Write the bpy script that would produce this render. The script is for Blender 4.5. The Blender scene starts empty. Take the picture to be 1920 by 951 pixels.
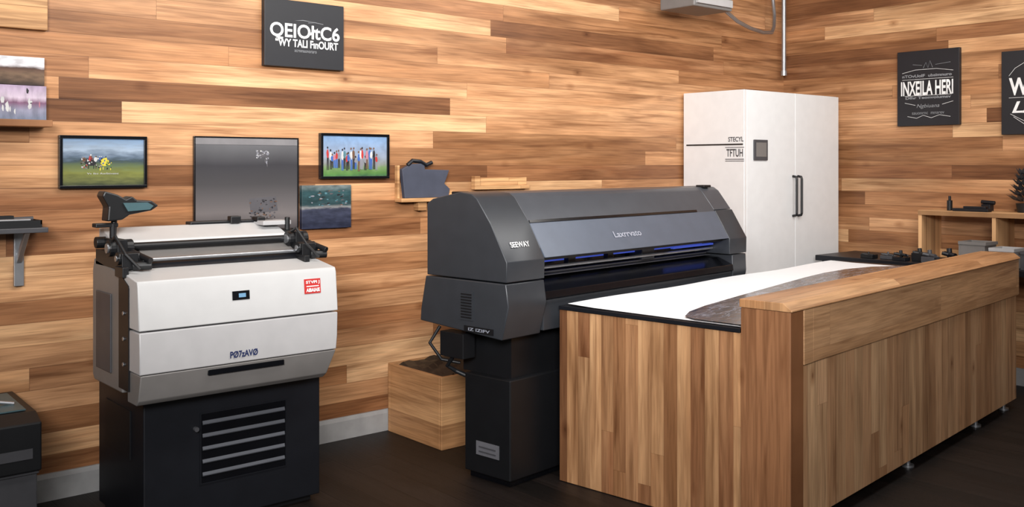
import bpy, bmesh, math, random
from mathutils import Vector, Matrix
random.seed(7)
S=bpy.context.scene
COL=S.collection
YB=4.67; XR=6.94; ZC=3.2

def srgb(r,g,b):
    f=lambda c:(c/12.92 if c<=0.04045 else ((c+0.055)/1.055)**2.4)
    return (f(r/255),f(g/255),f(b/255),1)

# ---------------- node helpers ----------------
def newmat(name):
    m=bpy.data.materials.new(name); m.use_nodes=True
    nt=m.node_tree
    return m,nt,nt.nodes['Principled BSDF']
def N(nt,t,**k):
    n=nt.nodes.new(t)
    for a,b in k.items(): setattr(n,a,b)
    return n
def link(nt,a,b): nt.links.new(a,b)
def mth(nt,op,a,b=None,c=None):
    n=N(nt,'ShaderNodeMath',operation=op)
    for i,v in enumerate((a,b,c)):
        if v is None: continue
        if isinstance(v,(int,float)): n.inputs[i].default_value=v
        else: link(nt,v,n.inputs[i])
    return n.outputs[0]
def ramp(nt,fac,stops,interp='LINEAR'):
    n=N(nt,'ShaderNodeValToRGB'); cr=n.color_ramp; cr.interpolation=interp
    cr.elements[0].position=stops[0][0]; cr.elements[0].color=stops[0][1]
    cr.elements[1].position=stops[-1][0]; cr.elements[1].color=stops[-1][1]
    for p,c in stops[1:-1]:
        e=cr.elements.new(p); e.color=c
    link(nt,fac,n.inputs[0]); return n.outputs[0]
def mixc(nt,fac,a,b,mode='MIX'):
    n=N(nt,'ShaderNodeMix',data_type='RGBA',blend_type=mode)
    for s,v in ((n.inputs[0],fac),(n.inputs[6],a),(n.inputs[7],b)):
        if isinstance(v,(int,float)): s.default_value=v
        elif isinstance(v,tuple): s.default_value=v
        else: link(nt,v,s)
    return n.outputs[2]

def pbr(name,col,rough=.5,metal=0,var=.08,scale=12,emit=None,es=0,spec=None,coat=0):
    m,nt,p=newmat(name)
    tc=N(nt,'ShaderNodeTexCoord'); no=N(nt,'ShaderNodeTexNoise'); no.inputs['Scale'].default_value=scale; no.inputs['Detail'].default_value=4
    link(nt,tc.outputs['Object'],no.inputs['Vector'])
    d=tuple(c*(1-var) for c in col[:3])+(1,); l=tuple(min(1,c*(1+var)) for c in col[:3])+(1,)
    link(nt,ramp(nt,no.outputs[0],[(.35,d),(.65,l)]),p.inputs['Base Color'])
    p.inputs['Roughness'].default_value=rough; p.inputs['Metallic'].default_value=metal
    if spec is not None: p.inputs['Specular IOR Level'].default_value=spec
    if coat: p.inputs['Coat Weight'].default_value=coat
    if emit: p.inputs['Emission Color'].default_value=emit; p.inputs['Emission Strength'].default_value=es
    return m

def planks(name,run,row,rowh,length,cols,rough=.5,gap=.03,grain=1.0,knots=True,gdark=.45,bump=.25,tone=1.0):
    """run,row: 'X','Y','Z' or 'XY' (x+y)"""
    m,nt,p=newmat(name)
    tc=N(nt,'ShaderNodeTexCoord'); se=N(nt,'ShaderNodeSeparateXYZ'); link(nt,tc.outputs['Object'],se.inputs[0])
    def ax(a):
        if a=='XY': return mth(nt,'ADD',se.outputs['X'],se.outputs['Y'])
        return se.outputs[a]
    u=ax(run); w=ax(row)
    wr=mth(nt,'DIVIDE',w,rowh); rowi=mth(nt,'FLOOR',wr); fr=mth(nt,'FRACT',wr)
    wn=N(nt,'ShaderNodeTexWhiteNoise',noise_dimensions='1D'); link(nt,rowi,wn.inputs['W'])
    u2=mth(nt,'ADD',mth(nt,'DIVIDE',u,length),mth(nt,'MULTIPLY',wn.outputs[0],17.3))
    coli=mth(nt,'FLOOR',u2); fu=mth(nt,'FRACT',u2)
    cb=N(nt,'ShaderNodeCombineXYZ'); link(nt,rowi,cb.inputs[0]); link(nt,coli,cb.inputs[1])
    w2=N(nt,'ShaderNodeTexWhiteNoise',noise_dimensions='2D'); link(nt,cb.outputs[0],w2.inputs['Vector'])
    rnd=w2.outputs[0]
    cd=N(nt,'ShaderNodeCombineXYZ'); link(nt,mth(nt,'MULTIPLY',u,1.1),cd.inputs[0]); link(nt,mth(nt,'MULTIPLY',w,9.0),cd.inputs[1]); link(nt,mth(nt,'MULTIPLY',rnd,3.0),cd.inputs[2])
    dn=N(nt,'ShaderNodeTexNoise'); dn.inputs['Scale'].default_value=1; dn.inputs['Detail'].default_value=3; link(nt,cd.outputs[0],dn.inputs['Vector'])
    fac=mth(nt,'ADD',rnd,mth(nt,'MULTIPLY',mth(nt,'SUBTRACT',dn.outputs[0],.5),.3))
    n=len(cols); base=ramp(nt,fac,[(i/(n-1),c) for i,c in enumerate(cols)])
    def noise(su,sw,detail,dist,off):
        c=N(nt,'ShaderNodeCombineXYZ'); link(nt,mth(nt,'MULTIPLY',u,su),c.inputs[0]); link(nt,mth(nt,'MULTIPLY',w,sw),c.inputs[1])
        link(nt,mth(nt,'ADD',mth(nt,'MULTIPLY',rnd,37.0),off),c.inputs[2])
        t=N(nt,'ShaderNodeTexNoise'); t.inputs['Scale'].default_value=1; t.inputs['Detail'].default_value=detail; t.inputs['Distortion'].default_value=dist
        link(nt,c.outputs[0],t.inputs['Vector']); return t.outputs[0]
    g1=noise(1.2,24*grain,7,1.1,0); g2=noise(5,120*grain,4,.3,5); g3=noise(.9,4,3,.9,9)
    b=mixc(nt,tone,base,ramp(nt,g1,[(.28,(.56,.48,.42,1)),(.48,(1,1,1,1)),(.75,(1.18,1.16,1.13,1))]),'MULTIPLY')
    b=mixc(nt,.7,b,ramp(nt,g2,[(.35,(.72,.69,.66,1)),(.6,(1.06,1.06,1.06,1))]),'MULTIPLY')
    b=mixc(nt,.9*tone,b,ramp(nt,g3,[(.3,(.60,.54,.49,1)),(.6,(1.08,1.08,1.08,1))]),'MULTIPLY')
    if knots:
        c=N(nt,'ShaderNodeCombineXYZ'); link(nt,mth(nt,'MULTIPLY',u,3.0),c.inputs[0]); link(nt,mth(nt,'MULTIPLY',w,5.0),c.inputs[1])
        v=N(nt,'ShaderNodeTexVoronoi'); v.inputs['Scale'].default_value=1.0; link(nt,c.outputs[0],v.inputs['Vector'])
        k=ramp(nt,v.outputs['Distance'],[(.02,(.28,.18,.12,1)),(.055,(.66,.58,.52,1)),(.16,(1,1,1,1))])
        b=mixc(nt,.85,b,k,'MULTIPLY')
    e=mth(nt,'MINIMUM',fr,mth(nt,'SUBTRACT',1.0,fr))
    eu=mth(nt,'MULTIPLY',mth(nt,'MINIMUM',fu,mth(nt,'SUBTRACT',1.0,fu)),length/rowh)
    ee=mth(nt,'MINIMUM',e,eu)
    gm=ramp(nt,ee,[(0,(gdark,gdark*.92,gdark*.86,1)),(gap,(1,1,1,1))])
    b=mixc(nt,1.0,b,gm,'MULTIPLY')
    link(nt,b,p.inputs['Base Color'])
    p.inputs['Roughness'].default_value=rough; p.inputs['Specular IOR Level'].default_value=.35
    bp=N(nt,'ShaderNodeBump'); bp.inputs['Strength'].default_value=bump; bp.inputs['Distance'].default_value=.003
    link(nt,mth(nt,'ADD',g2,mth(nt,'MULTIPLY',mth(nt,'MINIMUM',ee,gap),1.2/gap)),bp.inputs['Height']); link(nt,bp.outputs[0],p.inputs['Normal'])
    return m

def imgmat(name,z0,z1,stops,var=.25,scale=20,rough=.35,emis=0,stretch=(1,1,1),dist=.03):
    m,nt,p=newmat(name)
    tc=N(nt,'ShaderNodeTexCoord'); se=N(nt,'ShaderNodeSeparateXYZ'); link(nt,tc.outputs['Object'],se.inputs[0])
    mp=N(nt,'ShaderNodeMapping'); mp.inputs['Scale'].default_value=stretch; link(nt,tc.outputs['Object'],mp.inputs[0])
    no=N(nt,'ShaderNodeTexNoise'); no.inputs['Scale'].default_value=scale; no.inputs['Detail'].default_value=6; link(nt,mp.outputs[0],no.inputs['Vector'])
    t=mth(nt,'DIVIDE',mth(nt,'SUBTRACT',se.outputs['Z'],z0),z1-z0)
    t=mth(nt,'ADD',t,mth(nt,'MULTIPLY',mth(nt,'SUBTRACT',no.outputs[0],.5),dist*4))
    b=ramp(nt,t,stops)
    b=mixc(nt,var,b,ramp(nt,no.outputs[0],[(.35,(.35,.35,.35,1)),(.65,(1.4,1.4,1.4,1))]),'MULTIPLY')
    link(nt,b,p.inputs['Base Color']); p.inputs['Roughness'].default_value=rough
    if emis: link(nt,b,p.inputs['Emission Color']); p.inputs['Emission Strength'].default_value=emis
    return m

# ---------------- mesh helpers ----------------
class B:
    def __init__(s): s.v=[];s.f=[];s.m=[]
    def add(s,vs,fs,mi=0):
        o=len(s.v); s.v+= [tuple(v) for v in vs]; s.f+=[tuple(i+o for i in f) for f in fs]; s.m+=[mi]*len(fs); return s
    def box(s,x0,x1,y0,y1,z0,z1,mi=0):
        return s.add([(x0,y0,z0),(x1,y0,z0),(x1,y1,z0),(x0,y1,z0),(x0,y0,z1),(x1,y0,z1),(x1,y1,z1),(x0,y1,z1)],
            [(0,3,2,1),(4,5,6,7),(0,1,5,4),(1,2,6,5),(2,3,7,6),(3,0,4,7)],mi)
    def prism(s,pts,x0,x1,mi=0,x1b=None):
        n=len(pts); vs=[(x0,y,z) for y,z in pts]+[((x1b[i] if x1b else x1),y,z) for i,(y,z) in enumerate(pts)]
        fs=[tuple(range(n)),tuple(range(2*n-1,n-1,-1))]+[(i,(i+1)%n,n+(i+1)%n,n+i) for i in range(n)]
        return s.add(vs,fs,mi)
    def prismy(s,pts,y0,y1,mi=0):
        n=len(pts); vs=[(x,y0,z) for x,z in pts]+[(x,y1,z) for x,z in pts]
        return s.add(vs,[tuple(range(n)),tuple(range(2*n-1,n-1,-1))]+[(i,(i+1)%n,n+(i+1)%n,n+i) for i in range(n)],mi)
    def cyl(s,p0,p1,r,r2=None,n=16,mi=0):
        p0=Vector(p0);p1=Vector(p1); r2=r if r2 is None else r2
        d=(p1-p0).normalized(); a=d.orthogonal().normalized(); b=d.cross(a)
        vs=[];
        for p,rr in ((p0,r),(p1,r2)):
            for i in range(n):
                t=2*math.pi*i/n; vs.append(p+a*math.cos(t)*rr+b*math.sin(t)*rr)
        fs=[tuple(range(n-1,-1,-1)),tuple(range(n,2*n))]+[(i,(i+1)%n,n+(i+1)%n,n+i) for i in range(n)]
        return s.add(vs,fs,mi)
    def tube(s,pts,r,n=8,mi=0):
        P=[Vector(p) for p in pts]; o=len(s.v); ref=None
        for i,p in enumerate(P):
            d=(P[min(i+1,len(P)-1)]-P[max(i-1,0)]).normalized()
            if ref is None: a=d.orthogonal().normalized()
            else:
                a=(ref-d*ref.dot(d)).normalized()
            ref=a; b_=d.cross(a)
            for j in range(n):
                t=2*math.pi*j/n; s.v.append(tuple(p+a*math.cos(t)*r+b_*math.sin(t)*r))
        for i in range(len(P)-1):
            for j in range(n):
                s.f.append((o+i*n+j,o+i*n+(j+1)%n,o+(i+1)*n+(j+1)%n,o+(i+1)*n+j)); s.m.append(mi)
        s.f.append(tuple(o+j for j in range(n))); s.m.append(mi)
        s.f.append(tuple(o+(len(P)-1)*n+j for j in range(n))); s.m.append(mi)
        return s
    def quad(s,a,b,c,d,mi=0): return s.add([a,b,c,d],[(0,1,2,3)],mi)
    def blob(s,cx,cz,rx,rz,y,mi=0,n=9,jit=1):
        vs=[(cx,y,cz)]
        for i in range(n):
            t=2*math.pi*i/n; k=random.uniform(1-.45*jit,1+.2*jit); vs.append((cx+rx*k*math.cos(t),y,cz+rz*k*math.sin(t)))
        return s.add(vs,[(0,1+i,1+(i+1)%n) for i in range(n)],mi)
    def make(s,name,parent=None,mats=None,bevel=0,seg=2,smooth=False,label=None,loc=None,rot=None):
        me=bpy.data.meshes.new(name); me.from_pydata(s.v,[],s.f)
        for i,f in enumerate(me.polygons): f.material_index=s.m[i]
        bm=bmesh.new(); bm.from_mesh(me); bmesh.ops.recalc_face_normals(bm,faces=bm.faces); bm.to_mesh(me); bm.free()
        for m in (mats if isinstance(mats,(list,tuple)) else [mats]): me.materials.append(m)
        o=bpy.data.objects.new(name,me); COL.objects.link(o)
        if parent: o.parent=parent
        if loc: o.location=loc
        if rot: o.rotation_euler=rot
        if bevel:
            b=o.modifiers.new('bevel','BEVEL'); b.width=bevel; b.segments=seg; b.limit_method='ANGLE'; b.angle_limit=math.radians(25)
        if smooth:
            for f in me.polygons: f.use_smooth=True
            if hasattr(me,'set_sharp_from_angle'): me.set_sharp_from_angle(angle=math.radians(40))
        if label: o['label']=label
        return o
def thing(name,label,cat,loc=(0,0,0),rz=0,group=None):
    e=bpy.data.objects.new(name,None); e.empty_display_size=.1; COL.objects.link(e)
    e.location=loc; e.rotation_euler=(0,0,rz); e['label']=label; e['category']=cat
    if group: e['group']=group
    return e
def tag(o,label,cat,group=None):
    o['label']=label;o['category']=cat
    if group:o['group']=group
    return o
def lettering(parent,text,c,w,h,mat,right=(1,0,0),up=(0,0,1),name='lettering',bold=.0,shear=0):
    cu=bpy.data.curves.new('t','FONT'); cu.body=text; cu.size=1; cu.offset=bold; cu.shear=shear; cu.resolution_u=4
    to=bpy.data.objects.new('t',cu); COL.objects.link(to)
    dg=bpy.context.evaluated_depsgraph_get(); me=bpy.data.meshes.new_from_object(to.evaluated_get(dg))
    bpy.data.objects.remove(to); bpy.data.curves.remove(cu)
    xs=[v.co.x for v in me.vertices]; ys=[v.co.y for v in me.vertices]
    x0,x1,y0,y1=min(xs),max(xs),min(ys),max(ys); R=Vector(right).normalized();U=Vector(up).normalized();C=Vector(c)
    for v in me.vertices:
        v.co=C+R*((v.co.x-x0)/(x1-x0)-.5)*w+U*((v.co.y-y0)/(y1-y0)-.5)*h
    me.materials.clear(); me.materials.append(mat)
    o=bpy.data.objects.new(name,me); COL.objects.link(o); o.parent=parent
    return o

# ---------------- materials ----------------
wall_cols=[srgb(120,80,52),srgb(160,112,76),srgb(194,144,102),srgb(176,126,86),srgb(140,94,62),srgb(206,158,116),srgb(182,132,92),srgb(222,180,136),srgb(198,150,108),srgb(154,108,72)]
M_wallB=planks('wall_wood_back','X','Z',.100,2.2,wall_cols,rough=.42,gap=.018,gdark=.5,bump=.14)
M_wallR=planks('wall_wood_right','Y','Z',.100,1.9,wall_cols,rough=.42,gap=.018,gdark=.5,bump=.14)
M_floor=planks('dark_floor_boards','Y','X',.14,1.6,[srgb(24,20,18),srgb(32,26,24),srgb(20,17,16)],rough=.5,knots=False)
M_ceil=pbr('ceiling_paint',srgb(150,144,138),.8)
M_base=pbr('baseboard_paint',srgb(160,160,160),.5)
cc=[srgb(126,86,58),srgb(166,120,82),srgb(198,152,110),srgb(146,100,68),srgb(212,168,124),srgb(178,130,90)]
M_ctrV=planks('counter_vertical_staves','Z','XY',.068,1.6,cc,rough=.45,gap=.02,grain=.8,gdark=.62,bump=.12)
cp=[srgb(180,138,102),srgb(196,154,116),srgb(206,166,128),srgb(186,142,104),srgb(212,174,134),srgb(160,118,84)]
M_ctrF=planks('counter_front_staves','Z','XY',.090,1.9,cp,rough=.5,gap=.018,gdark=.7,bump=.12,tone=.75)
M_rail=planks('counter_rail_wood','X','Z',.25,1.3,[srgb(198,154,114),srgb(206,164,124),srgb(188,144,104)],rough=.45,gap=.006,gdark=.7,bump=.1,tone=.7)
M_cap=planks('counter_cap_wood','X','Y',.115,1.2,[srgb(198,150,108),srgb(184,136,94),srgb(208,162,118)],rough=.4,gap=.012,gdark=.75,bump=.1,tone=.7)
M_post=planks('counter_post_wood','Z','Y',.23,2.5,[srgb(146,102,70),srgb(156,110,76)],rough=.45,gap=.01,gdark=.8,bump=.1,tone=.8)
M_pine=planks('pine_crate_wood','XY','Z',.13,2.0,[srgb(190,144,100),srgb(202,156,110),srgb(178,132,90)],rough=.5,gap=.012,gdark=.7,bump=.1,tone=.7)
M_shelf=planks('shelf_wood','Y','X',.2,2.0,[srgb(200,154,108),srgb(212,168,122)],rough=.45,gap=.01)
M_shelfX=planks('wall_shelf_wood','X','Y',.2,2.0,[srgb(134,92,62),srgb(158,112,76)],rough=.45,gap=.01)
M_pale=planks('pale_board_wood','X','Z',.2,2.0,[srgb(216,172,124),srgb(206,160,112)],rough=.5,gap=.01)
M_black=pbr('black_plastic',srgb(18,19,22),.45)
M_blackg=pbr('black_gloss',srgb(11,12,16),.18)
M_blackm=pbr('black_sheet_metal',srgb(23,25,31),.42,.2)
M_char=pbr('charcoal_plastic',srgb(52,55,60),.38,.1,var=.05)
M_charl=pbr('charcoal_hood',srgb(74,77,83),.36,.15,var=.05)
M_pan=pbr('slate_front_panel',srgb(90,98,112),.33,.2,var=.04)
M_white=pbr('white_enamel',srgb(192,192,192),.38,var=.02)
M_lgrey=pbr('light_grey_plastic',srgb(176,175,176),.4,var=.03)
M_mgrey=pbr('mid_grey_plastic',srgb(118,115,113),.4,var=.04)
M_sgrey=pbr('slat_grey_plastic',srgb(84,87,94),.5,var=.04)
M_dgrey=pbr('dark_grey_plastic',srgb(70,70,74),.45)
M_steel=pbr('brushed_steel',srgb(170,172,176),.35,.8)
M_cab=pbr('cabinet_white_lacquer',srgb(228,229,230),.35,var=.02)
M_paper=pbr('white_paper',srgb(248,250,253),.6,var=.01)
M_sign=pbr('black_sign_board',srgb(24,25,31),.5)
M_txt=pbr('white_lettering',srgb(236,236,236),.6)
M_txtg=pbr('grey_lettering',srgb(140,142,146),.6)
M_navy=pbr('navy_lettering',srgb(28,40,82),.5)
M_red=pbr('red_sticker',srgb(186,46,44),.5)
M_blue=pbr('blue_lamp_strip',srgb(30,50,120),.3,emit=srgb(70,92,205),es=.6)
M_lcd=pbr('lcd_glass',srgb(80,120,150),.2,emit=srgb(150,190,220),es=.4)
M_bluish=pbr('teal_housing',srgb(70,96,102),.35)
M_gsil=pbr('silver_lettering',srgb(165,170,184),.3,.2)
M_spec=pbr('label_grey',srgb(104,104,110),.5)
PC={k_:pbr('print_'+k_,c_,.45) for k_,c_ in dict(red=srgb(176,52,50),white=srgb(196,196,196),blue=srgb(60,96,165),yellow=srgb(216,200,64),dark=srgb(36,34,38),green=srgb(84,130,66),pink=srgb(180,116,130),grey=srgb(132,132,140),brown=srgb(106,78,60),teal=srgb(80,120,130),dim=srgb(86,84,88)).items()}
PCK=list(PC.keys()); PCM=list(PC.values())

# ---------------- setting ----------------
def struct(o): o['kind']='structure'; return o
struct(B().box(-3.5,XR+.15,YB,YB+.15,0,ZC).make('wall_back',None,M_wallB))
struct(B().box(XR,XR+.15,-2.5,YB,0,ZC).make('wall_right',None,M_wallR))
struct(B().box(-3.5,XR+.15,-2.5,YB+.15,-.1,0).make('floor',None,M_floor))
struct(B().box(-3.5,XR+.15,-2.5,YB+.15,ZC,ZC+.1).make('ceiling',None,M_ceil))
struct(B().prism([(YB,0),(YB-.02,0),(YB-.02,.1),(YB-.012,.12),(YB,.12)],-3.5,XR).make('baseboard_back',None,M_base))
b=B().box(XR-.02,XR,-2.5,YB-.02,0,.12); struct(b.make('baseboard_right',None,M_base,bevel=.004))

# ---------------- white cabinet ----------------
c=thing('storage_cabinet','tall white two-door cabinet with black handles in the room corner','cabinet',(5.635,4.09,0))
W,D_,H=1.18,.56,2.03
B().box(0,W,.02,D_,.06,H).make('body',c,M_cab,bevel=.004)
B().box(.03,W-.03,.05,D_-.03,0,.06).make('plinth',c,M_dgrey)
for i,(x0,x1) in enumerate(((.003,.588),(.592,W-.003))):
    d=B().box(x0,x1,0,.02,.07,H-.004).make('door',c,M_cab,bevel=.003)
    hx=x1-.03 if i==0 else x0+.03
    hb=B().tube([(hx,-.001,1.42),(hx,-.03,1.415),(hx,-.035,1.40),(hx,-.035,1.15),(hx,-.03,1.135),(hx,-.001,1.13)],.009)
    hb.make('handle',d,M_black,label='black bar handle')
p=B().box(.075,.235,-.012,-.001,1.535,1.68).make('display_panel',c,M_dgrey,bevel=.003)
B().box(.095,.215,-.014,-.0121,1.56,1.66).make('screen',p,M_mgrey)
B().box(-.004,-.0005,.03,.53,1.642,1.652).make('seam_line',c,M_black)
lettering(c,'STECYL',(-.002,.09,1.683),.13,.034,M_dgrey,right=(0,-1,0),bold=.02)
lettering(c,'TFTUH',(-.002,.10,1.587),.14,.055,M_dgrey,right=(0,-1,0),bold=.02)
B().box(-.003,-.0005,.02,.18,1.540,1.545).make('print_rule',c,M_dgrey)
B().box(-.003,-.0005,.02,.18,1.528,1.532).make('print_rule',c,M_dgrey)
B().box(-.003,-.0005,.02,.18,1.624,1.628).make('print_rule',c,M_dgrey)

# ---------------- counter ----------------
ANG=math.radians(6.72)
k=thing('counter','wooden plank counter with raised front ledge holding the print table','counter',(3.306,2.192,0),ANG)
L=3.0
B().box(.012,L,.222,1.19,.003,.815).box(.1,L-.01,.012,.222,.06,.72,1).make('body',k,[M_ctrV,M_ctrF],bevel=.002)
B().box(0,.11,0,.22,.003,.922).make('end_post',k,M_post,bevel=.004,label='plain brown wood end post')
B().box(.195,L+.005,0,.22,.70,.922).make('ledge_rail',k,M_rail,bevel=.003)
B().box(.112,.193,-.002,.22,.70,.922).make('corner_block',k,M_rail,bevel=.003)
B().prism([(-.008,.923),(-.008,.928),(.03,.957),(.224,.957),(.224,.923)],-.004,L+.01).make('ledge_cap',k,M_cap,bevel=.004,label='honey-coloured ledge cap')
B().box(.004,L,.226,1.19,.816,.834).make('table_top',k,M_blackm,bevel=.002,label='thin dark table surface')
for s in (1.36,2.38,2.9):
    B().cyl((s,.06,0),(s,.06,.012),.03).cyl((s,.06,.012),(s,.06,.06),.012).make('foot',k,M_steel,smooth=True)
# paper sheet
pp=thing('paper_sheet','large white sheet with a dark curved graphic lying on the counter','paper',(3.306,2.192,.835),ANG)
b=B(); nx,ny=30,6
for i in range(nx+1):
    for j in range(ny+1):
        x=.03+2.84*i/nx; y=.235+.92*j/ny
        z=.002+.006*(math.sin(i*.5)*.5+.5)*(j/ny)**2
        if j==ny: z+=.004
        b.v.append((x,y,z))
for i in range(nx):
    for j in range(ny):
        a=i*(ny+1)+j; b.f.append((a,a+ny+1,a+ny+2,a+1)); b.m.append(0)
b.make('sheet',pp,M_paper,smooth=True)
m,nt,pr=newmat('printed_artwork')
tc=N(nt,'ShaderNodeTexCoord'); mp=N(nt,'ShaderNodeMapping'); mp.inputs['Scale'].default_value=(2.6,12,1); mp.inputs['Rotation'].default_value=(0,0,.25)
link(nt,tc.outputs['Object'],mp.inputs[0]); no=N(nt,'ShaderNodeTexNoise'); no.inputs['Scale'].default_value=1.9; no.inputs['Detail'].default_value=9; no.inputs['Distortion'].default_value=1.5
link(nt,mp.outputs[0],no.inputs['Vector'])
link(nt,ramp(nt,no.outputs[0],[(.28,srgb(40,40,46)),(.4,srgb(84,78,78)),(.45,srgb(128,98,76)),(.5,srgb(62,56,56)),(.55,srgb(150,148,158)),(.59,srgb(110,86,68)),(.65,srgb(66,64,70)),(.72,srgb(160,156,160))]),pr.inputs['Base Color']); pr.inputs['Roughness'].default_value=.22
M_art=m
cv=[(.032,.46),(.07,.53),(.2,.59),(.4,.635),(.79,.69),(1.4,.77),(1.8,.82),(2.1,.845),(2.4,.84),(2.65,.78),(2.84,.66)]
b=B()
for i in range(len(cv)-1):
    (x0,y0),(x1,y1)=cv[i],cv[i+1]
    b.quad((x0,.24,.0105),(x1,.24,.0105),(x1,y1,.0105),(x0,y0,.0105))
b.make('printed_graphic',pp,M_art,label='brown and grey curved artwork')

# ---------------- wide format printer ----------------
w=thing('wide_format_printer','large charcoal wide-format printer on black pedestal beside the wooden counter','printer',(2.831,3.354,0),ANG)
PL=2.15
capP=[(.53,.968),(0,.968),(-.002,1.06),(.10,1.232),(.19,1.345),(.225,1.366),(.30,1.374),(.49,1.338),(.53,1.315)]
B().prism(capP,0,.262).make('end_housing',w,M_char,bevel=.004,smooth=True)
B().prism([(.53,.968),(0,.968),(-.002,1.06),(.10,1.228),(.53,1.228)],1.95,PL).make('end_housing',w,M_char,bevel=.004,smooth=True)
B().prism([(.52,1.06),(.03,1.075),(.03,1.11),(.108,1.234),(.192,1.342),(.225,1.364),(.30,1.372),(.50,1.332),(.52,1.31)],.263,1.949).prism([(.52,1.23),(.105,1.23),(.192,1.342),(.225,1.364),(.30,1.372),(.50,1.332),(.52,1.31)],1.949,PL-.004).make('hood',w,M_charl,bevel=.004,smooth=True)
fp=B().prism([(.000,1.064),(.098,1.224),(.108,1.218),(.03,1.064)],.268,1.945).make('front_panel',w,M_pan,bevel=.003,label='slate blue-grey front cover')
B().prism([(.098,1.226),(.104,1.238),(.11,1.234),(.106,1.222)],.27,1.75).make('hood_seam',w,M_blackg)
B().box(.264,1.948,.24,.51,.90,1.062).make('slot_interior',w,M_blackg)
B().box(.264,1.948,.19,.205,1.016,1.034).make('lamp_strip',w,M_blue,label='dim blue light strip')
B().box(1.5,1.93,.10,.12,1.022,1.032).make('lamp_strip',w,M_blue,label='dim blue light strip')
B().cyl((.264,.12,1.0),(1.948,.12,1.0),.008).make('guide_rod',w,M_steel,smooth=True)
B().box(.264,1.948,.05,.07,1.045,1.058).make('inner_rail',w,M_black)
B().box(.264,1.948,.16,.18,.966,.974).make('inner_rail',w,M_dgrey)
B().box(1.25,1.37,.14,.23,.975,1.045).make('print_carriage',w,M_char,bevel=.004)
B().box(.62,.68,.15,.18,.985,1.045).make('slot_bracket',w,M_black,bevel=.002)
B().box(.95,1.0,.15,.18,.985,1.045).make('slot_bracket',w,M_black,bevel=.002)
B().prism([(.24,.955),(.10,.945),(0,.905),(-.005,.868),(.24,.868)],.266,1.99).make('media_bed',w,M_blackg,bevel=.004)
B().prism([(.24,.958),(.13,.958),(.13,.962),(.24,.962)],.27,1.945).make('platen_strip',w,M_dgrey)
B().prism([(.54,.962),(.005,.962),(-.012,.86),(.03,.705),(.58,.74),(.575,.80)],0,.264).make('lower_housing',w,M_char,bevel=.005,smooth=True)
B().box(.265,1.985,.01,.55,.72,.866).make('lower_body',w,M_char,bevel=.004)
B().prism([(.54,.962),(.005,.962),(.0,.86),(.03,.705),(.58,.74)],1.992,PL).make('lower_housing',w,M_char,bevel=.005,smooth=True)
B().box(-.0035,-.0005,.21,.30,.775,.91).make('vent_plate',w,M_char)
b=B()
for i in range(9):
    z=.785+.0135*i; b.box(-.006,-.0036,.22,.29,z,z+.006)
b.make('vent',w,M_black)
B().box(-.004,-.0005,.08,.27,.722,.750).make('name_plate',w,M_black)
lettering(w,'IZ IZIFV',(-.0055,.17,.736),.14,.014,M_gsil,right=(0,-1,0),bold=.02)
U=Vector((0,.098,.16)).normalized()
def onp(x,f,off=.003):
    n=Vector((0,-.16,.098)).normalized(); return Vector((x,.098*f,1.064+.16*f))+n*off
lettering(w,'Laxrrvato',onp(.98,.47),.24,.036,M_gsil,up=U,bold=.02)
lettering(w,'SEEWAY',onp(.13,.42,.006),.13,.028,M_txt,up=U,bold=.015)
B().box(PL-.16,PL-.08,.2,.26,1.363,1.378).make('lid_button',w,M_black,bevel=.003)
B().box(.03,.09,.33,.39,1.36,1.374).make('lid_catch',w,M_black,bevel=.003)
for x0,x1 in ((.10,.75),(1.45,2.05)):
    B().box(x0,x1,.07,.37,.03,.50).make('pedestal',w,M_black,bevel=.006)
    B().box(x0+.04,x1-.04,.1,.42,.50,.725).make('pedestal_neck',w,M_black)
    B().box(x0+.02,x1-.02,.09,.35,0,.03).make('pedestal_foot',w,M_blackg)
B().box(.75,1.45,.16,.2,.14,.22).make('stretcher',w,M_blackm)
sl=B().box(.097,.1,.14,.29,.12,.185).make('spec_label',w,M_spec)
B().box(.0945,.0965,.16,.27,.135,.141).make('spec_text',sl,M_dgrey)
B().box(.0945,.0965,.16,.27,.157,.163).make('spec_text',sl,M_dgrey)
B().box(.02,.1,.30,.46,.58,.70).tube([(.05,.40,.58),(.05,.44,.53),(.09,.42,.50),(.13,.36,.47)],.012).tube([(.03,.47,.72),(-.01,.5,.64),(.03,.46,.56),(.1,.4,.54)],.009).make('media_bracket',w,M_black,bevel=.003)
B().cyl((.05,.43,.62),(1.9,.43,.62),.03).make('take_up_tube',w,M_dgrey,smooth=True)

# ---------------- wooden crate ----------------
cr=thing('wooden_crate','small pine crate with dark cloth inside beside the printer pedestal','crate',(3.04,4.13,0))
b=B(); b.box(0,.4,0,.02,0,.385).box(0,.4,.49,.51,0,.385).box(0,.02,.02,.49,0,.385).box(.38,.4,.02,.49,0,.385).box(.02,.38,.02,.49,0,.03)
b.make('body',cr,M_pine,bevel=.003)
b=B(); nx=10
for i in range(nx+1):
    for j in range(nx+1):
        b.v.append((.022+.356*i/nx,.022+.466*j/nx,.365+.03*random.random()))
for i in range(nx):
    for j in range(nx):
        a=i*(nx+1)+j; b.f.append((a,a+nx+1,a+nx+2,a+1)); b.m.append(0)
b.make('dark_cloth',cr,M_black,smooth=True)

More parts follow.
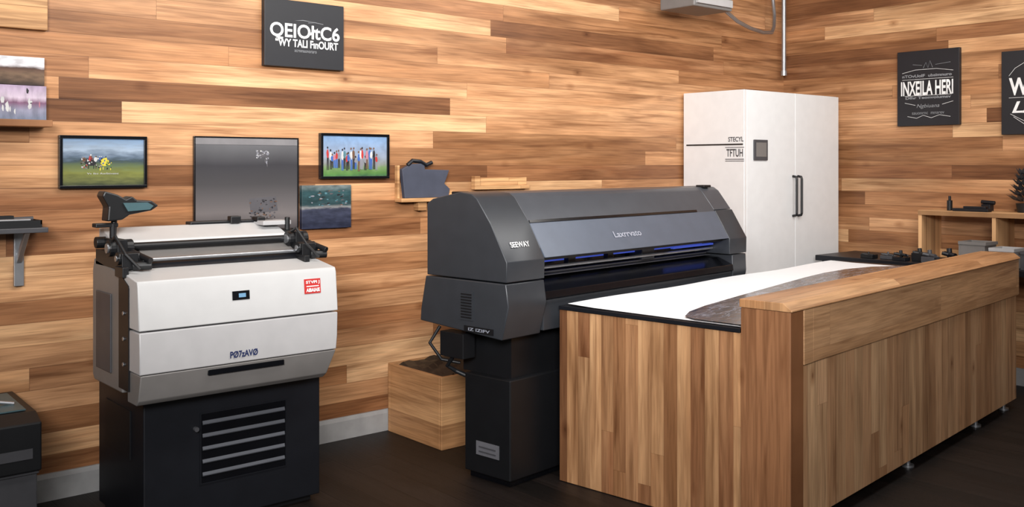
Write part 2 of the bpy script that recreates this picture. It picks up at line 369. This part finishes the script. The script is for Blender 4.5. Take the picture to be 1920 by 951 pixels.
# ---------------- small printer ----------------
s=thing('office_printer','silver-grey printer with open roller top on black vented base cabinet','printer',(1.325,3.82,0))
SW=.862
B().box(.07,.855,.06,.6,.03,.572).make('base_cabinet',s,M_blackm,bevel=.005)
B().box(.09,.83,.1,.58,0,.03).make('base_plinth',s,M_black)
vf=B()
vf.box(.30,.69,.056,.06,.185,.190).box(.30,.69,.056,.06,.475,.48).box(.30,.305,.056,.06,.190,.475).box(.685,.69,.056,.06,.190,.475)
vf.make('vent_frame',s,M_blackm)
B().box(.306,.684,.058,.0605,.191,.474).make('vent_recess',s,M_blackg)
for i in range(5):
    z=.215+.053*i
    B().prism([(.052,z+.008),(.056,z+.020),(.0575,z+.018),(.054,z+.004)],.31,.68).make('vent_slat',s,M_sgrey)
B().cyl((.28,.058,.42),(.28,.04,.42),.01).make('knob',s,M_dgrey,smooth=True)
B().box(.064,.0695,.2,.5,.3,.5).make('side_hatch',s,M_black)
# body
B().prism([(.1,.60),(.1,1.07),(.44,1.11),(.46,1.06),(.46,.62),(.44,.60)],.0,SW-.02).make('body',s,M_mgrey,bevel=.006)
B().prism([(.02,.62),(.02,1.03),(.11,1.068),(.13,1.068),(.13,.62)],-.003,SW-.012).make('side_strip',s,M_black)
B().box(-.006,.0,.22,.40,.66,.98).make('side_panel',s,M_dgrey,bevel=.003)
for z in (.72,.82,.92): B().cyl((-.004,.07,z),(-.008,.07,z),.008,n=10).make('side_screw',s,M_steel)
def panel(prof,x0,x1,name,mat,bv=.014,x1b=None):
    return B().prism(prof,x0,x1,0,x1b).make(name,s,mat,bevel=bv,seg=2,smooth=True)
panel([(.02,.866),(-.088,.866),(-.072,1.035),(-.064,1.054),(.16,1.088),(.16,1.06),(.02,1.02)],0,SW,'top_cover',M_white,.004)
panel([(.02,.70),(-.094,.70),(-.096,.76),(-.09,.860),(.02,.860)],0,0,'front_cover',M_lgrey,.004,[SW-.012,SW-.012,SW-.008,SW-.003,SW-.003])
panel([(.05,.575),(-.045,.575),(-.068,.595),(-.0945,.697),(.05,.697)],.004,0,'lower_front',M_mgrey,.004,[SW-.05,SW-.05,SW-.045,SW-.014,SW-.014])
B().box(.27,.60,-.0965,-.07,.664,.686).make('paper_slot',s,M_blackg,bevel=.002)
U2=Vector((0,.016,.169)).normalized()
def onf(x,z,off=.002): return Vector((x,-.088+.016*(z-.866)/.169-off,z))
def tiltbox(x0,x1,z0,z1,off,name,mat,par=None):
    a=[onf(x0,z0,off),onf(x1,z0,off),onf(x1,z1,off),onf(x0,z1,off)]; c2=[v+Vector((0,.01,0)) for v in a]
    return B().add(a+c2,[(0,1,2,3),(4,5,6,7),(0,1,5,4),(1,2,6,5),(2,3,7,6),(3,0,4,7)]).make(name,par or s,mat)
dp=tiltbox(.378,.452,.952,.988,.003,'display',M_blackg)
tiltbox(.405,.435,.962,.978,.0045,'display_screen',M_lcd,dp)
st=tiltbox(.703,.780,.950,1.012,.003,'sticker',M_red)
lettering(s,'STVPI J',onf(.742,.997,.005),.065,.016,M_txt,up=U2,bold=.03)
tiltbox(.712,.771,.979,.983,.0045,'sticker_rule',M_txt)
lettering(s,'AIBAIAIE',onf(.742,.965,.005),.065,.016,M_txt,up=U2,bold=.04)
lettering(s,'P\u00d87zAV\u00d8',Vector((.42,-.0985,.735)),.12,.028,M_navy,bold=.03)
# roller top
B().prism([(.16,1.075),(.12,1.085),(.31,1.165),(.42,1.17),(.42,1.075)],.06,.83).make('feed_ramp',s,M_blackm,bevel=.003)
B().prism([(.185,1.1155),(.27,1.152),(.27,1.156),(.185,1.120)],.12,.80).make('feed_strip',s,M_mgrey)
B().prism([(.29,1.168),(.265,1.178),(.27,1.188),(.40,1.235),(.44,1.235),(.44,1.17)],.02,.80).make('white_roller_cover',s,M_white,bevel=.004,label='white roller cover')
B().cyl((.06,.245,1.165),(.83,.245,1.165),.016).make('roller',s,M_black,smooth=True)
B().cyl((.08,.155,1.115),(.82,.155,1.115),.009).make('roller',s,M_steel,smooth=True)
for x in (.03,.82):
    b=B().box(x-.03,x+.035,.1,.42,1.085,1.15).box(x-.02,x+.02,.18,.34,1.15,1.20)
    b.cyl((x-.045,.22,1.165),(x+.05,.22,1.165),.034).cyl((x-.04,.13,1.13),(x+.045,.13,1.13),.026).cyl((x,.3,1.2),(x,.3,1.26),.012).cyl((x+.03,.16,1.15),(x+.07,.06,1.12),.012)
    b.box(x-.045,x-.02,.05,.14,1.06,1.10).cyl((x-.05,.36,1.18),(x+.05,.36,1.18),.024).cyl((x+.01,.1,1.1),(x+.08,.08,1.10),.018).box(x+.02,x+.06,.12,.2,1.1,1.14)
    b.tube([(x-.03,.2,1.2),(x-.05,.12,1.22),(x-.03,.06,1.15),(x+.02,.04,1.09)],.007)
    b.make('roller_bracket',s,M_black,bevel=.003)
    B().cyl((x-.052,.22,1.165),(x-.045,.22,1.165),.02).make('bracket_bolt',s,M_steel)
    B().cyl((x-.046,.13,1.13),(x-.041,.13,1.13),.012).make('bracket_bolt',s,M_steel)
B().box(.40,.80,.40,.46,1.215,1.248).box(.58,.63,.38,.42,1.235,1.268).box(.70,.74,.36,.42,1.235,1.262).make('carriage_block',s,M_black,bevel=.004)
B().box(.70,.84,.30,.40,1.225,1.245).make('carriage_cover',s,M_lgrey,bevel=.003)
# arm with scanner
B().cyl((.03,.3,1.15),(.045,.32,1.33),.012).cyl((.045,.32,1.31),(.10,.33,1.31),.01).make('arm',s,M_black,smooth=True)
ah=B().prismy([(.0,1.27),(.005,1.33),(-.02,1.375),(-.01,1.395),(.04,1.38),(.075,1.36),(.10,1.372),(.12,1.355),(.18,1.352),(.21,1.33),(.18,1.31),(.09,1.295),(.06,1.275)],.27,.35).make('arm_scanner',s,M_black,bevel=.006,label='black and teal scanner head')
B().prismy([(.06,1.345),(.16,1.345),(.185,1.33),(.17,1.315),(.08,1.31)],.262,.27).make('scanner_window',ah,M_bluish)
B().box(-.04,.05,.29,.34,1.245,1.262).make('arm_clamp',s,M_black,bevel=.003)

# ---------------- wall pictures and signs ----------------
def framed(name,label,cat,x0,z0,W_,H_,border,img,wall='B',fmat=None,depth=.03,group=None):
    if wall=='B': t=thing(name,label,cat,(x0,YB-.001,z0),0,group)
    else: t=thing(name,label,cat,(XR-.001,x0,z0),-math.pi/2,group)
    if border:
        b=B().box(0,W_,-depth,0,0,border).box(0,W_,-depth,0,H_-border,H_).box(0,border,-depth,0,border,H_-border).box(W_-border,W_,-depth,0,border,H_-border)
        b.make('frame',t,fmat or M_blackg,bevel=.002)
        B().box(border,W_-border,-depth*.7,0,border,H_-border).make('picture',t,img)
    else:
        B().box(0,W_,-depth,0,0,H_).make('board',t,img,bevel=.002)
    return t
def R(a,b_): return random.uniform(a,b_)
def ci(n): return PCK.index(n)
# landscape
im=imgmat('picture_landscape',.0,.242,[(0,srgb(50,60,50)),(.15,srgb(96,100,60)),(.3,srgb(120,124,64)),(.42,srgb(96,110,76)),(.52,srgb(60,74,80)),(.6,srgb(96,112,130)),(.75,srgb(150,166,184)),(1,srgb(100,130,164))],scale=14,stretch=(1,1,5),emis=.06,dist=.05)
t=framed('framed_picture','black framed landscape picture with riders on a green field','picture',1.294,1.394,.392,.242,.014,im)
b=B()
b.blob(.197,.12,.022,.026,-.0213,ci('yellow'),12,.7)
b.blob(.135,.118,.030,.014,-.0216,ci('dark'),12,.6)
b.blob(.108,.132,.010,.012,-.0217,ci('brown'),8,.5)
for lx in (.114,.125,.148,.158): b.prismy([(lx,.09),(lx+.003,.09),(lx+.005,.11),(lx,.11)],-.0217,-.0215,ci('dark'))
b.blob(.135,.138,.009,.013,-.0219,ci('red'),9,.6); b.blob(.137,.153,.004,.004,-.0220,ci('white'),8,.2)
b.blob(.158,.132,.008,.012,-.0219,ci('white'),9,.6); b.blob(.160,.146,.004,.004,-.0220,ci('brown'),8,.2)
for i in range(40):
    b.blob(.145+R(-.05,.04),.115+R(-.022,.032),R(.002,.006),R(.002,.006),-.0222-.0006*random.random(),ci(random.choice(['red','white','brown','grey','dark'])),n=6)
for i in range(26):
    b.blob(.20+R(-.025,.03),.115+R(-.03,.035),R(.002,.005),R(.003,.008),-.0222-.0006*random.random(),ci(random.choice(['yellow','dark','green','blue','green'])),n=6)
b.make('printed_figures',t,PCM)
lettering(t,'Vv Ilni AwStivaini',(.19,-.0225,.068),.14,.008,PC['white'])
# big grey poster
im=imgmat('poster_grey_gradient',0,.48,[(0,srgb(60,56,58)),(.2,srgb(112,106,106)),(.32,srgb(96,92,93)),(.5,srgb(72,70,72)),(.7,srgb(60,59,63)),(.92,srgb(100,100,103)),(1,srgb(116,116,118))],scale=3,var=.1,rough=.35)
t=framed('poster','tall dark grey gradient poster in thin black frame behind the printer','poster',1.919,1.164,.569,.48,.007,im,depth=.02)
b=B()
b.blob(.36,.392,.030,.016,-.0147,ci('dim'),12,.4); b.blob(.385,.40,.014,.012,-.0148,ci('grey'),10,.4)
for i in range(40):
    b.blob(.365+R(-.035,.035),.392+R(-.022,.022),R(.002,.007),R(.002,.007),-.015-.0006*random.random(),ci(random.choice(['white','grey','grey','dim'])),n=7)
for i in range(10):
    b.blob(.385+R(-.008,.008),.355+R(-.02,.015),R(.002,.004),R(.004,.010),-.015-.0006*random.random(),ci(random.choice(['dim','grey'])),n=6)
b.prismy([(.29,.165),(.44,.175),(.45,.10),(.30,.085)],-.0146,-.0142,ci('dim'))
for i in range(60):
    b.blob(.365+R(-.07,.08),.11+R(-.045,.055),R(.003,.010),R(.002,.006),-.015-.0006*random.random(),ci(random.choice(['dark','brown','dim','dim','dark'])),n=6)
b.make('printed_figures',t,PCM)
B().box(.008,.561,-.0165,-.0142,.440,.472).make('poster_header',t,pbr('poster_header_grey',srgb(124,122,124),.45))
# frame2
im=imgmat('picture_town',0,.248,[(0,srgb(40,80,70)),(.12,srgb(84,124,66)),(.25,srgb(110,136,90)),(.32,srgb(130,134,130)),(.5,srgb(140,150,168)),(1,srgb(116,150,190))],scale=18,emis=.06)
t=framed('framed_picture','black framed picture of people standing in a row on grass','picture',2.615,1.426,.436,.248,.014,im)
b=B()
tops=['red','white','blue','pink','red','grey','white','teal','red','blue','white','brown','grey','blue','white','red','grey','pink','blue','white','dark','red']
for i,cn in enumerate(tops):
    x=.045+.0145*i+R(-.005,.005); h=R(.07,.125); g=R(.04,.06); y=-.0214-.0002*i
    b.prismy([(x-.006,g),(x-.001,g),(x+.001,g+h*.5),(x+.002,g),(x+.007,g),(x+.006,g+h*.55),(x-.005,g+h*.55)],y,y+.0001,ci(random.choice(['dark','blue','grey','dark','brown'])))
    b.blob(x,g+h*.68,.009,h*.22,y-.0001,ci(cn),9,.6)
    b.blob(x+R(-.002,.002),g+h*.97,.005,.0065,y-.00015,ci(random.choice(['brown','dark','brown'])),8,.3)
b.make('printed_figures',t,PCM)
# teal print
im=imgmat('print_teal_collage',0,.23,[(0,srgb(38,42,60)),(.45,srgb(60,64,82)),(.5,srgb(130,130,130)),(.56,srgb(44,66,70)),(.85,srgb(50,80,84)),(1,srgb(110,120,120))],scale=16,stretch=(1,1,3),var=.5)
t=framed('wall_print','small dark teal collage print hung on the plank wall','print',2.501,1.16,.30,.233,0,im,depth=.03)
b=B()
for i in range(40): b.blob(R(.03,.27),R(.12,.21),R(.004,.014),R(.002,.006),-.0315-.0005*random.random(),ci(random.choice(['grey','dim','teal','dark','brown','teal'])),n=6)
b.make('printed_figures',t,PCM)
# black sign
def sign(label,x0,z0,W_,H_,wall):
    return framed('wall_sign',label,'sign',x0,z0,W_,H_,0,M_sign,wall=wall,depth=.035,group='black lettered wall signs')
t=sign('square black sign with white lettering on the plank wall',2.284,2.015,.467,.35,'B')
lettering(t,'QEIO\u0142tC6',(.235,-.0365,.185),.41,.088,M_txt,bold=.02)
lettering(t,'\u201cWY TALI F\u0131nOURT',(.245,-.0365,.127),.37,.042,M_txt,bold=.025)
lettering(t,'acrnmaonoraro',(.235,-.0365,.087),.13,.012,M_txtg)
b=B(); b.prismy([(.17,.245),(.22,.252),(.30,.246),(.22,.249)],-.037,-.0355).make('sign_flourish',t,M_txtg)
def deco(t,pts,r=.0015,nm='sign_flourish',mat=None):
    B().tube([(x,-.036,z) for x,z in pts],r,n=5).make(nm,t,mat or M_txt)
deco(t,[(.25,.24),(.29,.245),(.34,.24)],mat=M_txtg)
t=sign('black portrait sign with white wide lettering and line ornaments',3.661,1.79,.463,.55,'R')
lettering(t,'INXEILA HERI',(.225,-.0365,.275),.39,.105,M_txt,bold=.025)
lettering(t,'nTOvUolF  ubsimnuro',(.225,-.0365,.365),.37,.022,M_txtg,bold=.03)
lettering(t,'Dfhr Teonvoiumsv',(.235,-.0365,.205),.34,.020,M_txtg,bold=.03)
lettering(t,'Ngbiuana',(.235,-.0365,.14),.17,.035,M_txtg,shear=.3)
lettering(t,'sauonrnc  mnarev',(.235,-.0365,.09),.24,.016,M_txtg)
deco(t,[(.04,.34),(.42,.34)]);deco(t,[(.04,.39),(.14,.41),(.3,.41),(.42,.39)]);deco(t,[(.2,.42),(.22,.46),(.235,.42),(.25,.47),(.27,.42)],mat=M_txtg);deco(t,[(.06,.17),(.14,.15)]);deco(t,[(.34,.15),(.42,.17)])
deco(t,[(.08,.07),(.15,.055),(.2,.075),(.26,.055),(.32,.075),(.4,.06)]);deco(t,[(.06,.22),(.41,.22)]);deco(t,[(.12,.45),(.19,.44)],mat=M_txtg);deco(t,[(.29,.44),(.4,.45)],mat=M_txtg)
t=sign('black sign with bold white letters and curved line ornament',2.908,1.71,.463,.57,'R')
lettering(t,'Whaelo',(.24,-.0365,.325),.38,.12,M_txt,bold=.03)
lettering(t,'L/efin',(.24,-.0365,.185),.34,.08,M_txt,bold=.02,shear=.3)
deco(t,[(.05,.40),(.09,.45),(.16,.49),(.3,.49),(.38,.44)]);deco(t,[(.05,.25),(.41,.25)]);deco(t,[(.06,.14),(.15,.09),(.3,.09),(.4,.14)]);deco(t,[(.08,.12),(.15,.07),(.3,.07),(.38,.12)])

# upper left: shelf with prints
sh=B().box(.75,1.236,YB-.14,YB-.001,1.667,1.697).make('wall_shelf',None,M_shelfX,bevel=.003); tag(sh,'dark wooden wall shelf holding two photo prints','shelf')
im=imgmat('photo_print_hills',0,.13,[(0,srgb(60,48,42)),(.35,srgb(120,96,76)),(.55,srgb(84,60,50)),(.65,srgb(210,208,212)),(1,srgb(236,236,240))],scale=20,stretch=(1,1,3),var=.4)
t=thing('photo_print','landscape photo print with pale sky propped against the wall','photo',(.80,YB-.02,1.853)); B().box(0,.43,-.012,.018,0,.123).make('board',t,im)
im=imgmat('photo_print_mauve',0,.153,[(0,srgb(110,120,140)),(.3,srgb(140,140,160)),(.5,srgb(120,84,110)),(.65,srgb(206,190,206)),(1,srgb(170,150,176))],scale=12,stretch=(3,1,1),var=.4)
t=thing('photo_print','mauve and grey photo print standing on the wall shelf','photo',(.80,YB-.02,1.698)); B().box(0,.436,-.02,.018,0,.152).make('board',t,im)
b=B(); 
for i in range(24): b.blob(R(.03,.42),R(.03,.13),R(.003,.010),R(.006,.02),-.0205-.0006*random.random(),ci(random.choice(['white','pink','grey','white','dark'])),n=6)
b.make('printed_figures',t,PCM)
o=B().box(.7,1.245,YB-.03,YB-.001,2.10,2.6).make('wall_board',None,M_pale,bevel=.003); tag(o,'pale timber board fixed flat on the plank wall','board')
# lower left shelf bracket
t=thing('bracket_shelf','small dark shelf with tools on grey metal wall bracket','shelf',(.85,YB-.001,.97))
B().box(0,.36,-.17,0,.24,.262).make('shelf_board',t,M_dgrey,bevel=.003)
B().box(.26,.30,-.02,0,0,.24).prism([(-.02,.10),(-.02,.14),(-.13,.24),(-.16,.24)],.27,.29).make('bracket',t,M_steel,bevel=.002)
t=thing('tool_tray','black tool tray with small metal tools on bracket shelf','tray',(.87,YB-.15,1.233))
B().box(0,.32,0,.12,0,.012).box(0,.32,0,.006,.012,.03).box(0,.32,.114,.12,.012,.03).box(0,.006,0,.12,.012,.03).box(.314,.32,0,.12,.012,.03).make('tray',t,M_black)
B().cyl((.03,.05,.03),(.3,.07,.035),.01).make('tool',t,M_dgrey); B().cyl((.1,.03,.03),(.28,.03,.03),.007).make('tool',t,M_steel); B().box(.12,.22,.05,.1,.012,.05).make('tool',t,M_black)
# small grey plaque on wall
t=thing('display_ledge','pale wood ledge holding a small grey slate panel','shelf',(3.105,YB-.001,1.289))
B().box(0,.40,-.07,0,0,.022).box(.13,.19,-.05,0,-.05,0).box(.0,.015,-.03,0,.022,.21).box(.37,.40,-.02,0,.022,.06).make('ledge',t,M_pale,bevel=.002)
t2=thing('slate_panel','dark grey irregular slate panel leaning on the ledge','panel',(3.125,YB-.032,1.3115))
B().prismy([(.02,0),(.33,0),(.34,.05),(.30,.08),(.335,.16),(.16,.165),(.155,.20),(.06,.195),(.0,.165)],-.015,.015).make('panel',t2,pbr('slate',srgb(66,70,84),.5),bevel=.003)
B().tube([(.04,-.01,.19),(.07,-.015,.215),(.13,-.01,.21),(.17,-.012,.19),(.21,-.01,.205)],.012).make('clip',t2,M_blackm,smooth=True)
o=B().box(3.66,4.1,YB-.04,YB-.001,1.352,1.375).box(3.66,3.70,YB-.04,YB-.001,1.375,1.434).box(3.70,4.1,YB-.012,YB-.001,1.375,1.425).make('wall_ledge',None,M_pale,bevel=.002); tag(o,'narrow pale timber ledge on wall above large printer','shelf')

# lower-left black machine
t=thing('equipment_case','black equipment case with glass lid on a grey stand','equipment',(.55,4.2,0))
B().box(0,.545,.03,.44,0,.26).make('stand',t,M_dgrey,bevel=.004)
B().box(-.02,.55,.02,.45,.26,.275).make('stand_top',t,M_dgrey,bevel=.003)
B().prism([(0,.276),(0,.47),(.08,.50),(.45,.515),(.45,.276)],0,.555).make('case',t,M_black,bevel=.006)
B().prism([(.10,.503),(.40,.515),(.40,.520),(.10,.508)],.15,.52).make('lid_glass',t,M_bluish)
B().tube([(.2,.2,.515),(.3,.16,.535),(.42,.22,.53),(.5,.2,.515)],.008).make('lid_handle',t,M_steel)
B().box(.03,.52,-.004,0,.33,.37).make('front_slot',t,M_dgrey)

# ---------------- right: dark bench, riser shelf, clutter ----------------
t=thing('workbench','low black metal workbench against the plank wall','bench',(6.36,2.15,0))
B().box(0,.55,0,1.86,.80,.84).make('bench_top',t,M_blackm,bevel=.004)
for x in (.03,.48):
    for y in (.04,1.78): B().box(x,x+.04,y,y+.04,0,.80).make('leg',t,M_blackm)
r=thing('riser_shelf','honey wood riser shelf standing on the black workbench','shelf',(6.6,2.2,.841))
B().box(0,.31,0,1.15,.312,.345).make('shelf_top',r,M_shelf,bevel=.003)
for y in (0.0,.62,1.125): B().box(.01,.30,y,y+.025,0,.312).make('upright',r,M_shelf)
B().box(.28,.3,.025,.619,.0,.06).make('back_rail',r,M_shelf)
B().box(.28,.3,.646,1.124,.0,.06).make('back_rail',r,M_shelf)
def item(bld,name,label,cat,mat,loc,group=None,bev=.002,smooth=False,rz=0):
    o=bld.make(name,None,mat,bevel=bev,loc=loc,smooth=smooth,rot=(0,0,rz)); return tag(o,label,cat,group)
zt=.841+.346
item(B().cyl((0,0,0),(0,0,.07),.018).cyl((0,0,.07),(0,0,.10),.009),'bottle','small black bottle on the riser shelf','bottle',M_black,(6.7,3.17,zt),smooth=True)
item(B().box(-.03,.03,-.12,.12,0,.02).box(-.02,.02,-.1,.05,.02,.035),'flat_tool','flat black tool bar lying on the riser shelf','tool',M_blackm,(6.66,3.0,zt))
item(B().box(-.03,.03,-.03,.03,0,.045).cyl((0,-.05,.055),(0,.04,.06),.014),'clamp','small dark bench clamp on the riser shelf','clamp',M_blackm,(6.83,2.97,zt))
item(B().box(-.05,.05,-.05,.05,0,.03).cyl((0,-.03,.03),(0,-.03,.075),.015),'tape_dispenser','dark tape dispenser on the riser shelf','dispenser',M_dgrey,(6.66,2.57,zt))
# plant
pl=thing('potted_succulent','dark spiky succulent in small black pot on riser shelf','plant',(6.78,2.71,zt))
B().cyl((0,0,0),(0,0,.06),.04,.05).make('pot',pl,M_black,smooth=True)
b=B()
for lay in range(6):
    z=.07+.035*lay; R_=.11-.012*lay
    for i in range(10):
        a=2*math.pi*(i+.5*(lay%2))/10; ca,sa=math.cos(a),math.sin(a)
        t0=Vector((ca*.015,sa*.015,z)); t1=Vector((ca*R_,sa*R_,z+.05)); mdp=(t0+t1)/2; sd=Vector((-sa,ca,0))*.016
        b.add([t0,mdp+sd,t1,mdp-sd,mdp+Vector((0,0,-.012))],[(0,1,4),(1,2,4),(2,3,4),(3,0,4),(0,3,2,1)])
b.make('leaves',pl,pbr('dark_succulent_leaf',srgb(52,54,58),.5))
zb=.841
def bin_(loc,w_,d_,h_,mat,label):
    t=thing('storage_bin',label,'bin',loc,0)
    B().prism([(0,0),(0,h_),(.012,h_),(.012,.01),(d_-.012,.01),(d_-.012,h_),(d_,h_),(d_,0)],0,w_).box(0,.012,.012,d_-.012,.01,h_).box(w_-.012,w_,.012,d_-.012,.01,h_).make('tub',t,mat,bevel=.002)
    B().box(-.006,w_+.006,-.008,0,h_-.02,h_).box(-.006,0,0,d_,h_-.02,h_).make('rim',t,mat)
bin_((6.40,2.80,zb),.17,.17,.16,M_mgrey,'mid-grey plastic storage bin on the workbench')
bin_((6.39,2.62,zb),.18,.15,.13,M_lgrey,'light grey plastic storage bin on the workbench')
bin_((6.40,2.42,zb),.17,.16,.12,M_dgrey,'dark grey plastic storage bin on the workbench')
for i,(x,y,sc) in enumerate([(6.45,3.05,1.2),(6.42,3.17,1),(6.50,3.28,1),(6.43,3.38,.8),(6.48,3.50,.55),(6.43,3.62,.5)]):
    b=B(); 
    b.box(-.04,.04,-.045,.045,0,(.03+.012*(i%3))*sc).cyl((-.03,-.05,.05*sc),(.02,.045,.055*sc),.013*sc).cyl((.02,-.04,.04*sc),(-.03,.04,.06*sc),.01*sc).cyl((0,0,.03*sc),(.01,.01,.085*sc),.014*sc)
    item(b,'hand_tool','black mechanical hand tool lying on the workbench','tool',[M_blackm,M_dgrey,M_black][i%3],(x,y,zb),group='tools scattered on the workbench',rz=.0)

# ---------------- ceiling services ----------------
t=thing('ceiling_fixture','white ceiling-hung service box with rods','fixture',(5.2,4.2,2.58))
B().box(0,.42,0,.3,0,.09).make('housing',t,M_mgrey,bevel=.008)
B().box(.02,.40,-.02,-.0005,.02,.07).make('housing_face',t,M_lgrey)
B().cyl((.08,.15,.09),(.08,.15,ZC-2.58-.001),.01).make('hanger_rod',t,M_steel)
B().cyl((.34,.15,.09),(.34,.15,ZC-2.58-.001),.01).make('hanger_rod',t,M_steel)
pts=[(5.622,4.3,2.64),(5.7,4.31,2.60),(5.85,4.33,2.55),(6.05,4.36,2.52),(6.3,4.42,2.515),(6.5,4.48,2.54),(6.60,4.53,2.60),(6.65,4.56,2.70),(6.66,4.58,2.82),(6.66,4.58,ZC-.001)]
o=B().tube(pts,.014,n=10).make('curved_conduit',None,M_steel,smooth=True); tag(o,'bent steel conduit running to the ceiling','pipe')
o=B().cyl((6.84,4.60,2.25),(6.84,4.60,ZC-.001),.018).cyl((6.84,4.60,2.23),(6.84,4.60,2.27),.025).make('drop_pipe',None,M_steel,smooth=True); tag(o,'vertical grey steel pipe in the room corner','pipe')

# ---------------- lights ----------------
def area(name,loc,target,sx,sy,power,col,spread=180):
    l=bpy.data.lights.new(name,'AREA'); l.shape='RECTANGLE'; l.size=sx;l.size_y=sy;l.energy=power;l.color=col; l.spread=math.radians(spread)
    o=bpy.data.objects.new(name,l); COL.objects.link(o); o.location=loc
    o.rotation_euler=(Vector(target)-Vector(loc)).to_track_quat('-Z','Y').to_euler(); return o
area('overhead_wash_area',(2.4,2.6,3.12),(2.7,4.67,1.7),2.6,.8,92,(1,.97,.93))  # added unseen overhead light, makes the back wall brighter towards the top
area('overhead_wash_area',(5.2,2.3,3.12),(5.7,3.9,1.2),2.0,1.0,74,(1,.97,.93))  # second added overhead light, aimed at the corner cabinet; no lamp fitting
area('front_key_area',(-1.0,-.9,2.75),(3.8,4.67,2.1),2.4,1.0,88,(1,.98,.97),65)  # front key light added behind the camera to the left, not a window
wd=bpy.data.worlds.new('world'); S.world=wd; wd.use_nodes=True
bg=wd.node_tree.nodes['Background']; bg.inputs[0].default_value=(1,.98,.96,1); bg.inputs[1].default_value=.15

# ---------------- camera ----------------
cam=bpy.data.cameras.new('camera'); co=bpy.data.objects.new('camera',cam); COL.objects.link(co)
co.location=(0,0,1.5); co.rotation_euler=(math.pi/2,0,-math.atan2(.6493,.7605))
cam.sensor_width=36; cam.lens=1827/1920*36; cam.shift_y=-(475.5-310)/1920
S.camera=co
S.view_settings.view_transform='Standard'
